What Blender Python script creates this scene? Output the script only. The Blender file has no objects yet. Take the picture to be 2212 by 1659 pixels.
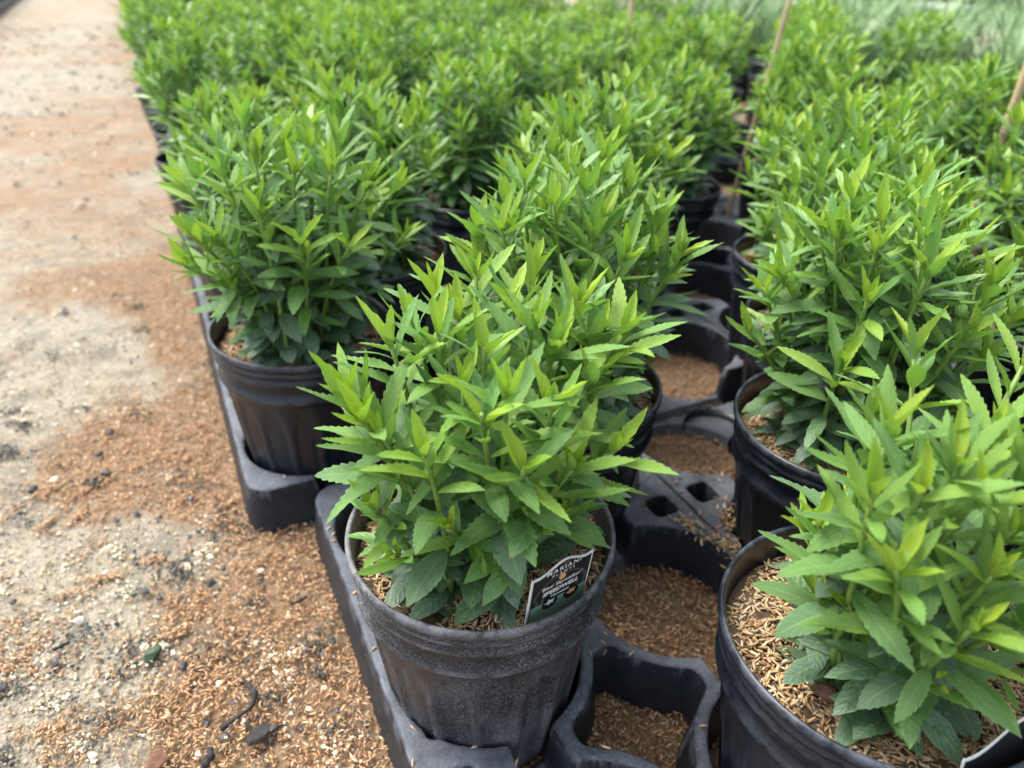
import bpy, math, random
import numpy as np
from mathutils import Matrix, Vector

scene = bpy.context.scene
col = scene.collection
# ------------------------------------------------------------------ camera
CAM_H, PITCH, ROLL, FPX, PW, PH = .487, math.radians(32.0), math.radians(1.4), 1533., 2212, 1659
cp, sp, cr, sr = math.cos(PITCH), math.sin(PITCH), math.cos(ROLL), math.sin(ROLL)
right0, up0, fwd = Vector((1, 0, 0)), Vector((0, sp, cp)), Vector((0, cp, -sp))
Rax, Uax = right0*cr + up0*sr, right0*-sr + up0*cr
cam = bpy.data.objects.new('camera', bpy.data.cameras.new('camera'))
col.objects.link(cam); scene.camera = cam
m = Matrix.Identity(4)
for i in range(3):
    m[i][0], m[i][1], m[i][2] = Rax[i], Uax[i], -fwd[i]
m.translation = (0, 0, CAM_H)
cam.matrix_world = m
cam.data.sensor_width = 36; cam.data.lens = FPX/PW*36
cam.data.clip_start = .01; cam.data.clip_end = 500
cam.data.dof.use_dof = True; cam.data.dof.focus_distance = .40; cam.data.dof.aperture_fstop = 6.3

# ------------------------------------------------------------------ light: bright overcast day
SUN_EL, SUN_AZ = math.radians(62), math.radians(-60)      # azimuth from +Y towards +X
w = bpy.data.worlds.new('World'); scene.world = w; w.use_nodes = True
nt = w.node_tree; bg = nt.nodes['Background']
sky = nt.nodes.new('ShaderNodeTexSky'); sky.sky_type = 'NISHITA'; sky.sun_disc = False
sky.sun_elevation = SUN_EL; sky.sun_rotation = SUN_AZ; sky.dust_density = 4; sky.air_density = 1.0; sky.ozone_density = 1
hs = nt.nodes.new('ShaderNodeHueSaturation'); hs.inputs['Saturation'].default_value = .52
nt.links.new(sky.outputs[0], hs.inputs['Color']); nt.links.new(hs.outputs[0], bg.inputs[0]); bg.inputs[1].default_value = .15
sun = bpy.data.objects.new('sun', bpy.data.lights.new('sun', 'SUN')); col.objects.link(sun)
sun.data.energy = 1.5; sun.data.angle = math.radians(24); sun.data.color = (1, .96, .9)
sd = Vector((math.sin(SUN_AZ)*math.cos(SUN_EL), math.cos(SUN_AZ)*math.cos(SUN_EL), math.sin(SUN_EL)))
sun.rotation_euler = sd.to_track_quat('Z', 'Y').to_euler()
scene.render.engine = 'CYCLES'
vs = scene.view_settings
vs.view_transform = 'Standard'; vs.look = 'None'; vs.gamma = 1; vs.exposure = 1.58; vs.use_curve_mapping = False
scene.cycles.max_bounces = 6; scene.cycles.transparent_max_bounces = 4

# ------------------------------------------------------------------ pixel -> place
def ray(x, y):
    X, Y = x-PW/2, y-PH/2
    X, Y = cr*X+sr*Y, -sr*X+cr*Y
    cx, cy = X/FPX, -Y/FPX
    return np.array([cx, cp+cy*sp, -sp+cy*cp])
def at(x, y, z):
    d = ray(x, y); t = (z-CAM_H)/d[2]
    return np.array([0, 0, CAM_H])+t*d
ROW = math.radians(26.5)                                   # the rows run to the left of the view
UX, UY = -math.sin(ROW), math.cos(ROW)
VX, VY = math.cos(ROW), math.sin(ROW)
def uvw(u, v): return (u*UX+v*VX, u*UY+v*VY)
def touv(x, y): return (x*UX+y*UY, x*VX+y*VY)
rng = np.random.default_rng(11); random.seed(5)

# ------------------------------------------------------------------ mesh helpers
def mesh_np(name, V, F, smooth=True, attrs=None, uvs=None):
    """V (n,3); F array (m,k) or list of such arrays"""
    V = np.asarray(V, dtype=np.float32)
    Fs = [np.asarray(f, dtype=np.int32) for f in (F if isinstance(F, list) else [F]) if len(f)]
    me = bpy.data.meshes.new(name)
    me.vertices.add(len(V)); me.vertices.foreach_set('co', V.ravel())
    loops = np.concatenate([f.ravel() for f in Fs])
    tot = np.concatenate([np.full(len(f), f.shape[1], np.int32) for f in Fs])
    start = np.concatenate([[0], np.cumsum(tot)[:-1]]).astype(np.int32)
    me.loops.add(len(loops)); me.loops.foreach_set('vertex_index', loops)
    me.polygons.add(len(tot)); me.polygons.foreach_set('loop_start', start)
    me.polygons.foreach_set('use_smooth', np.full(len(tot), smooth, bool))
    me.update(calc_edges=True)
    for k, a in (attrs or {}).items():
        a = np.asarray(a, dtype=np.float32)
        if a.ndim == 1:
            at_ = me.attributes.new(k, 'FLOAT', 'POINT'); at_.data.foreach_set('value', a)
        else:
            if a.shape[1] == 3: a = np.concatenate([a, np.ones((len(a), 1), np.float32)], 1)
            at_ = me.attributes.new(k, 'FLOAT_COLOR', 'POINT'); at_.data.foreach_set('color', a.ravel())
    if uvs is not None:
        u = me.uv_layers.new(name='UVMap')
        u.data.foreach_set('uv', np.asarray(uvs, np.float32)[loops].ravel())
    me.validate()
    return me
def obj(name, me, mat=None, parent=None):
    if mat is not None and not me.materials: me.materials.append(mat)
    o = bpy.data.objects.new(name, me); col.objects.link(o)
    if parent is not None: o.parent = parent
    return o
def empty(name, loc, rot=(0, 0, 0), scale=1):
    o = bpy.data.objects.new(name, None); col.objects.link(o)
    o.location = loc; o.rotation_euler = rot; o.scale = (scale,)*3; o.empty_display_size = .02
    return o
def tag(o, label=None, cat=None, group=None, kind=None):
    if label: o['label'] = label
    if cat: o['category'] = cat
    if group: o['group'] = group
    if kind: o['kind'] = kind
    return o
def copy_tree(o, parent=None):
    c = o.copy(); col.objects.link(c); c.parent = parent
    for ch in o.children: copy_tree(ch, c)
    return c
def lathe(prof, seg, fr=None):
    prof = np.array(prof); n = len(prof); a = np.arange(seg)*2*math.pi/seg
    A, I = np.meshgrid(a, np.arange(n))
    r = prof[I, 0]; z = prof[I, 1]
    if fr is not None: r = fr(r, z, A, I)
    V = np.stack([r*np.cos(A), r*np.sin(A), z], -1).reshape(-1, 3)
    i, j = np.meshgrid(np.arange(n-1), np.arange(seg), indexing='ij'); j2 = (j+1) % seg
    F = np.stack([i*seg+j, i*seg+j2, (i+1)*seg+j2, (i+1)*seg+j], -1).reshape(-1, 4)
    return V, F
def tube(pts, rad, seg=6):
    pts = np.asarray(pts, float); n = len(pts); rad = np.broadcast_to(np.asarray(rad, float), (n,))
    T = np.gradient(pts, axis=0); T /= np.linalg.norm(T, axis=1)[:, None]+1e-9
    ref = np.array([1., 0, 0]) if abs(T[0][0]) < .8 else np.array([0, 1., 0])
    V = []
    for k in range(n):
        a = np.cross(T[k], ref); a /= np.linalg.norm(a); b = np.cross(T[k], a)
        for s in range(seg):
            t = 2*math.pi*s/seg
            V.append(pts[k]+rad[k]*(math.cos(t)*a+math.sin(t)*b))
    V.append(pts[0]); V.append(pts[-1])
    F = [[k*seg+s, k*seg+(s+1) % seg, (k+1)*seg+(s+1) % seg, (k+1)*seg+s] for k in range(n-1) for s in range(seg)]
    T3 = [[n*seg, (s+1) % seg, s] for s in range(seg)]+[[n*seg+1, (n-1)*seg+s, (n-1)*seg+(s+1) % seg] for s in range(seg)]
    return np.array(V), np.array(F), np.array(T3)
def vnoise(x, y, s, seed=0):
    """smooth value noise"""
    x = np.asarray(x)/s; y = np.asarray(y)/s
    xi = np.floor(x).astype(np.int64); yi = np.floor(y).astype(np.int64); fx = x-xi; fy = y-yi
    fx = fx*fx*(3-2*fx); fy = fy*fy*(3-2*fy)
    def h(a, b):
        n = (a*374761393+b*668265263+seed*69069) & 0x7fffffff
        n = ((n ^ (n >> 13))*1274126177) & 0x7fffffff
        return ((n ^ (n >> 16)) & 0xffff)/65535.
    return (h(xi, yi)*(1-fx)+h(xi+1, yi)*fx)*(1-fy)+(h(xi, yi+1)*(1-fx)+h(xi+1, yi+1)*fx)*fy
def fbm(x, y, s, seed=0): return .55*vnoise(x, y, s, seed)+.3*vnoise(x, y, s*.47, seed+7)+.15*vnoise(x, y, s*.21, seed+13)

# ------------------------------------------------------------------ materials
class N:
    def __init__(s, name):
        s.m = bpy.data.materials.new(name); s.m.use_nodes = True; s.t = s.m.node_tree; s.b = s.t.nodes['Principled BSDF']
        s.out = s.t.nodes['Material Output']
    def n(s, ty, **kw):
        x = s.t.nodes.new('ShaderNode'+ty)
        for k, v in kw.items():
            if k in x.inputs: x.inputs[k].default_value = v
            else: setattr(x, k, v)
        return x
    def l(s, a, b): s.t.links.new(a, b)
    def noise(s, scale, detail=4, rough=.6, co='Object', dist=0.):
        tc = s.n('TexCoord'); x = s.n('TexNoise'); x.inputs['Scale'].default_value = scale; x.inputs['Detail'].default_value = detail
        x.inputs['Roughness'].default_value = rough; x.inputs['Distortion'].default_value = dist
        s.l(tc.outputs[co], x.inputs['Vector']); return x.outputs['Fac']
    def ramp(s, fac, stops):
        r = s.n('ValToRGB'); e = r.color_ramp.elements
        while len(e) < len(stops): e.new(.5)
        for q, (p, c) in zip(e, stops): q.position = p; q.color = (*c, 1) if len(c) == 3 else c
        s.l(fac, r.inputs['Fac']); return r.outputs['Color']
    def mix(s, fac, a, b, mode='MIX'):
        x = s.n('Mix', data_type='RGBA', blend_type=mode)
        for sock, v in ((x.inputs[0], fac), (x.inputs[6], a), (x.inputs[7], b)):
            if isinstance(v, (int, float)): sock.default_value = v
            elif isinstance(v, tuple): sock.default_value = (*v, 1)
            else: s.l(v, sock)
        return x.outputs[2]
    def math(s, op, a, b=0., c=0., clamp=False):
        x = s.n('Math', operation=op, use_clamp=clamp)
        for sock, v in zip(x.inputs, (a, b, c)):
            if isinstance(v, (int, float)): sock.default_value = v
            else: s.l(v, sock)
        return x.outputs[0]
    def attr(s, name, out='Fac'):
        a = s.n('Attribute', attribute_name=name); return a.outputs[out]
    def bump(s, h, strength=.3, dist=.001):
        b = s.n('Bump'); b.inputs['Strength'].default_value = strength; b.inputs['Distance'].default_value = dist
        s.l(h, b.inputs['Height']); s.l(b.outputs[0], s.b.inputs['Normal'])
    def base(s, c):
        if isinstance(c, tuple): s.b.inputs['Base Color'].default_value = (*c, 1)
        else: s.l(c, s.b.inputs['Base Color'])
    def set(s, **kw):
        for k, v in kw.items():
            i = s.b.inputs[k.replace('_', ' ')]
            if isinstance(v, (int, float, tuple)): i.default_value = v
            else: s.l(v, i)
M = {}
def leaf_material():
    k = N('leaf'); age = k.attr('age')
    oi = k.n('ObjectInfo')
    j = k.math('MULTIPLY_ADD', oi.outputs['Random'], .16, -.08)
    nz = k.noise(38, 3)
    j2 = k.math('MULTIPLY_ADD', nz, .3, -.15)
    a = k.math('ADD', k.math('ADD', age, j), j2, clamp=True)
    c = k.ramp(a, [(0, (.39, .50, .035)), (.22, (.235, .405, .034)), (.48, (.125, .290, .045)), (.74, (.088, .205, .070)), (1, (.098, .182, .110))])
    uv = k.n('UVMap'); sx = k.n('SeparateXYZ'); k.l(uv.outputs[0], sx.inputs[0])
    t = sx.outputs[0]; s_ = k.math('ABSOLUTE', sx.outputs[1])
    rib = k.math('LESS_THAN', s_, .07)
    vein = k.math('SINE', k.math('MULTIPLY', k.math('SUBTRACT', k.math('MULTIPLY', t, 7.), k.math('MULTIPLY', s_, 1.6)), 6.283))
    veinm = k.math('MULTIPLY', k.math('GREATER_THAN', vein, .9), .18)
    light = k.math('MAXIMUM', k.math('MULTIPLY', rib, .42), veinm)
    c = k.mix(light, c, (.30, .42, .13))
    edge = k.math('MULTIPLY', k.math('GREATER_THAN', s_, .9), .25)
    c = k.mix(edge, c, (.28, .40, .10))
    # pale dusty film on the older leaves
    fine = k.noise(700, 2, .7)
    film = k.math('MULTIPLY', k.math('MULTIPLY', k.math('SUBTRACT', fine, .47, clamp=True), 2.2), age)
    c = k.mix(film, c, (.32, .40, .32))
    spot = k.ramp(k.noise(170, 2, .5), [(.70, (0, 0, 0)), (.76, (.6, .6, .6))])
    c = k.mix(k.math('MULTIPLY', spot, .8), c, (.34, .40, .20))
    tipb = k.math('MULTIPLY', k.math('GREATER_THAN', t, .965), k.math('GREATER_THAN', oi.outputs['Random'], .72))
    c = k.mix(k.math('MULTIPLY', tipb, .7), c, (.20, .12, .05))
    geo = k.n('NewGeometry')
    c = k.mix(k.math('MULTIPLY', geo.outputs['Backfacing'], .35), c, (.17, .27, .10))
    k.base(c); k.set(Roughness=k.math('MULTIPLY_ADD', nz, .25, .30), Specular_IOR_Level=.62)
    h = k.math('ADD', k.math('MULTIPLY', vein, .16), k.math('ADD', k.noise(260, 3), k.math('MULTIPLY', rib, -1.2)))
    k.bump(h, .6, .0007)
    tr = k.n('BsdfTranslucent'); k.l(k.mix(1., c, (1.0, 1.15, .5), 'MULTIPLY'), tr.inputs['Color'])
    ms = k.n('MixShader'); ms.inputs[0].default_value = .30
    k.l(k.b.outputs[0], ms.inputs[1]); k.l(tr.outputs[0], ms.inputs[2]); k.l(ms.outputs[0], k.out.inputs['Surface'])
    return k.m
M['leaf'] = leaf_material()
k = N('stem'); c = k.ramp(k.noise(60, 3), [(.3, (.10, .19, .035)), (.7, (.20, .30, .06))]); k.base(c); k.set(Roughness=.5); M['stem'] = k.m
def plastic(name, base, rough, dust, dustcol, scale=60, lo=.45, hi=.75, dust_skylit_tops=False, spec=.4, bmp=.2, streak=0.):
    k = N(name)
    n1 = k.noise(scale, 6, .7); n2 = k.noise(9, 4, .6); fine = k.noise(950, 2, .6)
    d = k.ramp(k.math('ADD', k.math('MULTIPLY', n1, .6), k.math('MULTIPLY', n2, .4)), [(lo, (0, 0, 0)), (hi, (1, 1, 1))])
    dm = k.math('MULTIPLY', d, dust)
    if streak:
        tc = k.n('TexCoord'); mp = k.n('Mapping'); mp.inputs['Scale'].default_value = (1, 1, .07); k.l(tc.outputs['Object'], mp.inputs['Vector'])
        x = k.n('TexNoise'); x.inputs['Scale'].default_value = 130; x.inputs['Detail'].default_value = 5; k.l(mp.outputs[0], x.inputs['Vector'])
        dm = k.math('MULTIPLY', dm, k.ramp(x.outputs['Fac'], [(.35, (.45,)*3), (.65, (1.25,)*3)]))
    dm = k.math('ADD', dm, k.math('MULTIPLY', k.math('SUBTRACT', fine, .58, clamp=True), dust*3.), clamp=True)
    ge = k.n('NewGeometry')
    if dust_skylit_tops:
        sx = k.n('SeparateXYZ'); k.l(ge.outputs['True Normal'], sx.inputs[0])
        dm = k.math('MULTIPLY', dm, k.math('MULTIPLY_ADD', k.math('ABSOLUTE', sx.outputs[2]), .95, .05))  # upward faces coloured paler: skylight painted in along with the dust
    wear = k.math('MULTIPLY', k.ramp(ge.outputs['Pointiness'], [(.515, (0, 0, 0)), (.56, (1, 1, 1))]), k.ramp(k.noise(70, 4, .7), [(.40, (0, 0, 0)), (.62, (1, 1, 1))]))
    dm = k.math('MAXIMUM', dm, k.math('MULTIPLY', wear, min(1., .35+dust*.6)))
    k.base(k.mix(dm, base, dustcol)); k.set(Roughness=k.math('MULTIPLY_ADD', dm, .45, rough), Specular_IOR_Level=spec)
    k.bump(k.math('ADD', n1, k.math('MULTIPLY', fine, .5)), bmp, .0004)
    return k.m
M['pot'] = plastic('black_pot_plastic', (.007, .010, .017), .28, .16, (.14, .16, .19), 300, .47, .66, streak=1.)
M['pot_dusty'] = plastic('dusty_pot_plastic', (.010, .011, .016), .40, .85, (.20, .205, .22), 800, .45, .60, bmp=.15, streak=1.)
M['tray'] = plastic('grey_tray_plastic', (.007, .009, .013), .42, .95, (.19, .21, .24), 45, .26, .70, True, .16)  # pale tops: real dust plus painted sky brightness, walls left near black
k = N('hull'); k.base(k.attr('col', 'Color')); k.set(Roughness=.6); M['hull'] = k.m
k = N('grain'); k.base(k.attr('col', 'Color')); k.set(Roughness=.8); M['grain'] = k.m
def ground_material():
    k = N('path_ground')
    hm = k.attr('hull')
    f = k.noise(420, 4, .7); f2 = k.noise(900, 2, .7); big = k.noise(3.2, 5, .6); mid = k.noise(26, 5, .65)
    sand = k.ramp(f, [(.3, (.17, .145, .105)), (.5, (.34, .30, .225)), (.72, (.50, .46, .36))])
    sand = k.mix(k.ramp(mid, [(.38, (.55, .55, .55)), (.5, (0, 0, 0))]), sand, (.14, .13, .11))
    hull = k.ramp(f2, [(.32, (.12, .07, .035)), (.5, (.27, .165, .088)), (.7, (.42, .29, .175))])
    hull = k.mix(k.ramp(mid, [(.62, (0, 0, 0)), (.72, (.6, .6, .6))]), hull, (.10, .075, .05))
    mm = k.math('ADD', hm, k.math('ADD', k.math('MULTIPLY_ADD', k.noise(60, 4, .7), 1.1, -.55), k.math('MULTIPLY_ADD', k.noise(7, 5, .65), 1.2, -.6)), clamp=True)
    mm = k.ramp(mm, [(.3, (0, 0, 0)), (.72, (1, 1, 1))])
    c = k.mix(mm, sand, hull)
    moss = k.ramp(k.math('ADD', k.math('MULTIPLY', big, .7), k.math('MULTIPLY', mid, .3)), [(.56, (0, 0, 0)), (.68, (.42, .42, .42))])
    c = k.mix(moss, c, (.085, .10, .05))
    dk = k.ramp(k.noise(75, 3, .55), [(.70, (0, 0, 0)), (.76, (.75, .75, .75))])
    c = k.mix(dk, c, (.05, .05, .055))
    pt = k.ramp(k.noise(15, 6, .75), [(.36, (.8, .8, .8)), (.52, (0, 0, 0))])
    c = k.mix(k.math('MULTIPLY', pt, .6), c, (.12, .105, .075))
    pl_ = k.ramp(k.noise(34, 6, .8, dist=.6), [(.55, (0, 0, 0)), (.68, (.7, .7, .7))])
    c = k.mix(pl_, c, (.50, .44, .33))
    k.base(c); k.set(Roughness=.9)
    k.bump(k.math('ADD', f, f2), .8, .003)
    return k.m
M['ground'] = ground_material()
def flat(name, c, rough=.5, noise=0., scale=30):
    k = N(name)
    if noise:
        k.base(k.ramp(k.noise(scale, 5, .65), [(.3, tuple(x*(1-noise) for x in c)), (.7, tuple(min(1, x*(1+noise)) for x in c))]))
    else: k.base(c)
    k.set(Roughness=rough); return k.m
M['soil'] = flat('potting_soil', (.075, .048, .028), .9, .5, 300)
M['white'] = flat('white_plastic_edge', (.78, .79, .78), .4)
M['tag_black'] = flat('tag_black_print', (.018, .019, .02), .35)
M['tag_grey'] = flat('tag_grey_print', (.065, .067, .07), .35)
M['tag_green'] = flat('tag_green_print', (.17, .30, .21), .4)
M['tag_red'] = flat('tag_red_print', (.45, .10, .09), .4)
M['tag_teal'] = flat('tag_teal_print', (.05, .22, .20), .4)
M['tag_orange'] = flat('tag_orange_print', (.75, .42, .16), .4)
M['chip'] = flat('dark_stone', (.028, .027, .034), .5, .5, 90)
M['twig'] = flat('dark_twig_bark', (.022, .019, .018), .8, .5, 200)
M['bark'] = flat('brown_bark', (.13, .06, .035), .8, .5, 260)
M['pebble'] = flat('pale_pebble', (.66, .60, .50), .8, .2, 200)
M['bamboo'] = flat('bamboo_cane', (.44, .33, .19), .55, .25, 25)
M['blade'] = flat('grass_blade', (.27, .42, .19), .45, .35, 14)
M['pvc'] = flat('white_pipe', (.75, .76, .77), .45)
M['wire'] = flat('black_wire', (.02, .02, .022), .5)
M['lawn'] = flat('lawn_green', (.075, .13, .045), .9, .45, 8)
M['shrub'] = flat('dark_shrub_leaf', (.035, .06, .025), .6, .5, 6)

# ------------------------------------------------------------------ the ground
blobs = [(-1, 150, 1500, .13), (-1, 250, 1180, .055), (-1, 60, 1060, .10), (-1, 150, 820, .12), (-1, 70, 700, .12), (-1, 380, 1430, .05), (-1, 90, 1250, .09),
         (-1, 200, 60, 1.0), (-1, 90, 330, .15), (1, 300, 975, .09), (1, 160, 1000, .04), (1, 430, 1060, .08), (1, 395, 1330, .03), (1, 350, 1550, .05), (1, 500, 1540, .06), (1, 15, 1320, .03),
         (1, 560, 1350, .10), (1, 240, 220, .5), (1, 330, 600, .14), (1, 450, 900, .1), (-.6, 420, 800, .06)]
BL = [(s, *at(x, y, 0)[:2], r) for s, x, y, r in blobs]
def hullmask(x, y):
    u, v = touv(x, y)
    edge = np.where(u > .54, 0., .05)
    dv = edge-v
    mk = .86-dv/.52+(fbm(x, y, .15, 3)-.5)*1.5+(fbm(x+.4*y, y*.55, .04, 8)-.5)*.9
    for s, bx, by, r in BL: mk = mk+s*.5*np.exp(-((x-bx)**2+(y-by)**2)/(r*r))
    far = np.clip((np.hypot(x, y)-1.0)/.7, 0, 1)
    mk = mk*(1-far)+far*(.52+(fbm(x, y, .35, 21)-.5)*.9-dv*.35)
    mk = np.where(dv < .0, 1.2, mk)
    mk = np.where(v > 2.3, .25+(fbm(x, y, .8, 5)-.5)*.8, mk)
    return np.clip(mk, 0, 1)
xs = np.unique(np.concatenate([[-120, -60, -30, -15, -9], np.arange(-6, -1.2, .1), np.arange(-1.2, 1.2, .02), np.arange(1.2, 6, .1), [9, 15, 30, 60, 120]]))
ys = np.unique(np.concatenate([[-120, -40, -10, -3, -1], np.arange(-.6, 0, .1), np.arange(0, 2, .02), np.arange(2, 10, .1), [12, 16, 24, 40, 80, 140]]))
X, Y = np.meshgrid(xs, ys); nx = len(xs)
Z = (fbm(X, Y, .18, 9)-.5)*.008*np.exp(-(X**2+Y**2)/9)-.002
i, j = np.meshgrid(np.arange(len(ys)-1), np.arange(nx-1), indexing='ij')
F = np.stack([i*nx+j, i*nx+j+1, (i+1)*nx+j+1, (i+1)*nx+j], -1).reshape(-1, 4)
g = obj('ground', mesh_np('ground', np.stack([X, Y, Z], -1).reshape(-1, 3), F, attrs={'hull': hullmask(X, Y).ravel()}), M['ground'])
tag(g, 'sandy nursery path strewn with brown rice hulls', 'ground', kind='structure')

# ------------------------------------------------------------------ rice hulls (shared builder)
HULLC = np.array([(.47, .285, .145), (.39, .22, .105), (.54, .35, .19), (.28, .15, .07), (.62, .45, .27), (.17, .095, .055), (.42, .245, .125)])
STRAW = np.array([(.50, .34, .18), (.41, .26, .125), (.58, .43, .26), (.30, .175, .08), (.64, .51, .35), (.18, .10, .05), (.46, .30, .15)])
def hulls(P, r, palette, L=(.0062, .0088), tilt=.35, fine=False, probs=None):
    n = len(P); L_ = r.uniform(*L, n); W_ = L_*r.uniform(.18, .27, n); T_ = L_*r.uniform(.12, .2, n)
    if fine:
        a = np.arange(4)*math.pi/2
        ring = lambda x, s: np.stack([np.full(4, x), np.cos(a)*s, np.sin(a)*s], -1)
        B = np.concatenate([[[-.5, 0, -.05]], ring(-.2, .5), ring(.22, .46), [[.5, 0, -.05]]]); 
        T3 = [[0, 1+(s+1) % 4, 1+s] for s in range(4)]+[[9, 5+s, 5+(s+1) % 4] for s in range(4)]
        for s in range(4):
            s2 = (s+1) % 4; T3 += [[1+s, 1+s2, 5+s2], [1+s, 5+s2, 5+s]]
    else:
        B = np.array([[-.5, 0, 0], [.5, 0, 0], [0, .5, 0], [0, -.5, 0], [.05, 0, .5], [-.05, 0, -.5]])
        T3 = [[0, 4, 3], [0, 2, 4], [1, 3, 4], [1, 4, 2], [0, 3, 5], [0, 5, 2], [1, 5, 3], [1, 2, 5]]
    T3 = np.array(T3); nb = len(B)
    V = B[None]*np.stack([L_, W_, T_], -1)[:, None, :]
    V[..., 2] += -(B[None, :, 0]**2)*L_[:, None]*.18
    az = r.uniform(0, 2*math.pi, n); ti = r.normal(0, tilt, n); ro = r.normal(0, .5, n)
    ca, sa, ct, st, cro, sro = np.cos(az), np.sin(az), np.cos(ti), np.sin(ti), np.cos(ro), np.sin(ro)
    x, y, z = V[..., 0], V[..., 1], V[..., 2]
    y, z = y*cro[:, None]-z*sro[:, None], y*sro[:, None]+z*cro[:, None]
    x, z = x*ct[:, None]-z*st[:, None], x*st[:, None]+z*ct[:, None]
    x, y = x*ca[:, None]-y*sa[:, None], x*sa[:, None]+y*ca[:, None]
    V = np.stack([x, y, z], -1)+P[:, None, :]
    F = (T3[None]+(np.arange(n)*nb)[:, None, None]).reshape(-1, 3)
    p = np.array(probs if probs is not None else [.26, .22, .17, .12, .08, .05, .10]); p = p/p.sum()
    C = palette[r.choice(len(palette), n, p=p)]*r.uniform(.8, 1.2, (n, 1))
    return V.reshape(-1, 3), F, np.repeat(C, nb, 0)

# pot centres used for keeping things clear (filled below)
# ------------------------------------------------------------------ pots and trays: layout
PITCHT, MARG, MARGV, PV = .160, .074, .075, .160
TW, TL = PV+2*MARGV, 3*PITCHT+2*MARG
NEAR = {  # measured rim centres
    'A': (-.017, .329), 'B': (-.204, .595), 'C': (.268, .458), 'D': (.207, .254), 'E': (.041, .505), 'G': (.315, .631), 'H': (.345, .80)}
trays = []      # (u0, v0)
for b in range(0, 12):
    u0 = -.092+b*(TL+.012)+(.003 if b else 0)
    off = .060 if b == 0 else .007
    for tcol in range(5): trays.append((b, tcol, u0, off+tcol*(TW+.002)))
pots = []
for (b, tcol, u0, v0) in trays:
    for r_ in range(4):
        for c_ in range(2):
            if (r_+c_+b*4) % 2 == 0:
                pots.append((b, tcol, r_, c_, *uvw(u0+MARG+r_*PITCHT, v0+MARGV+c_*PV)))

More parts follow.
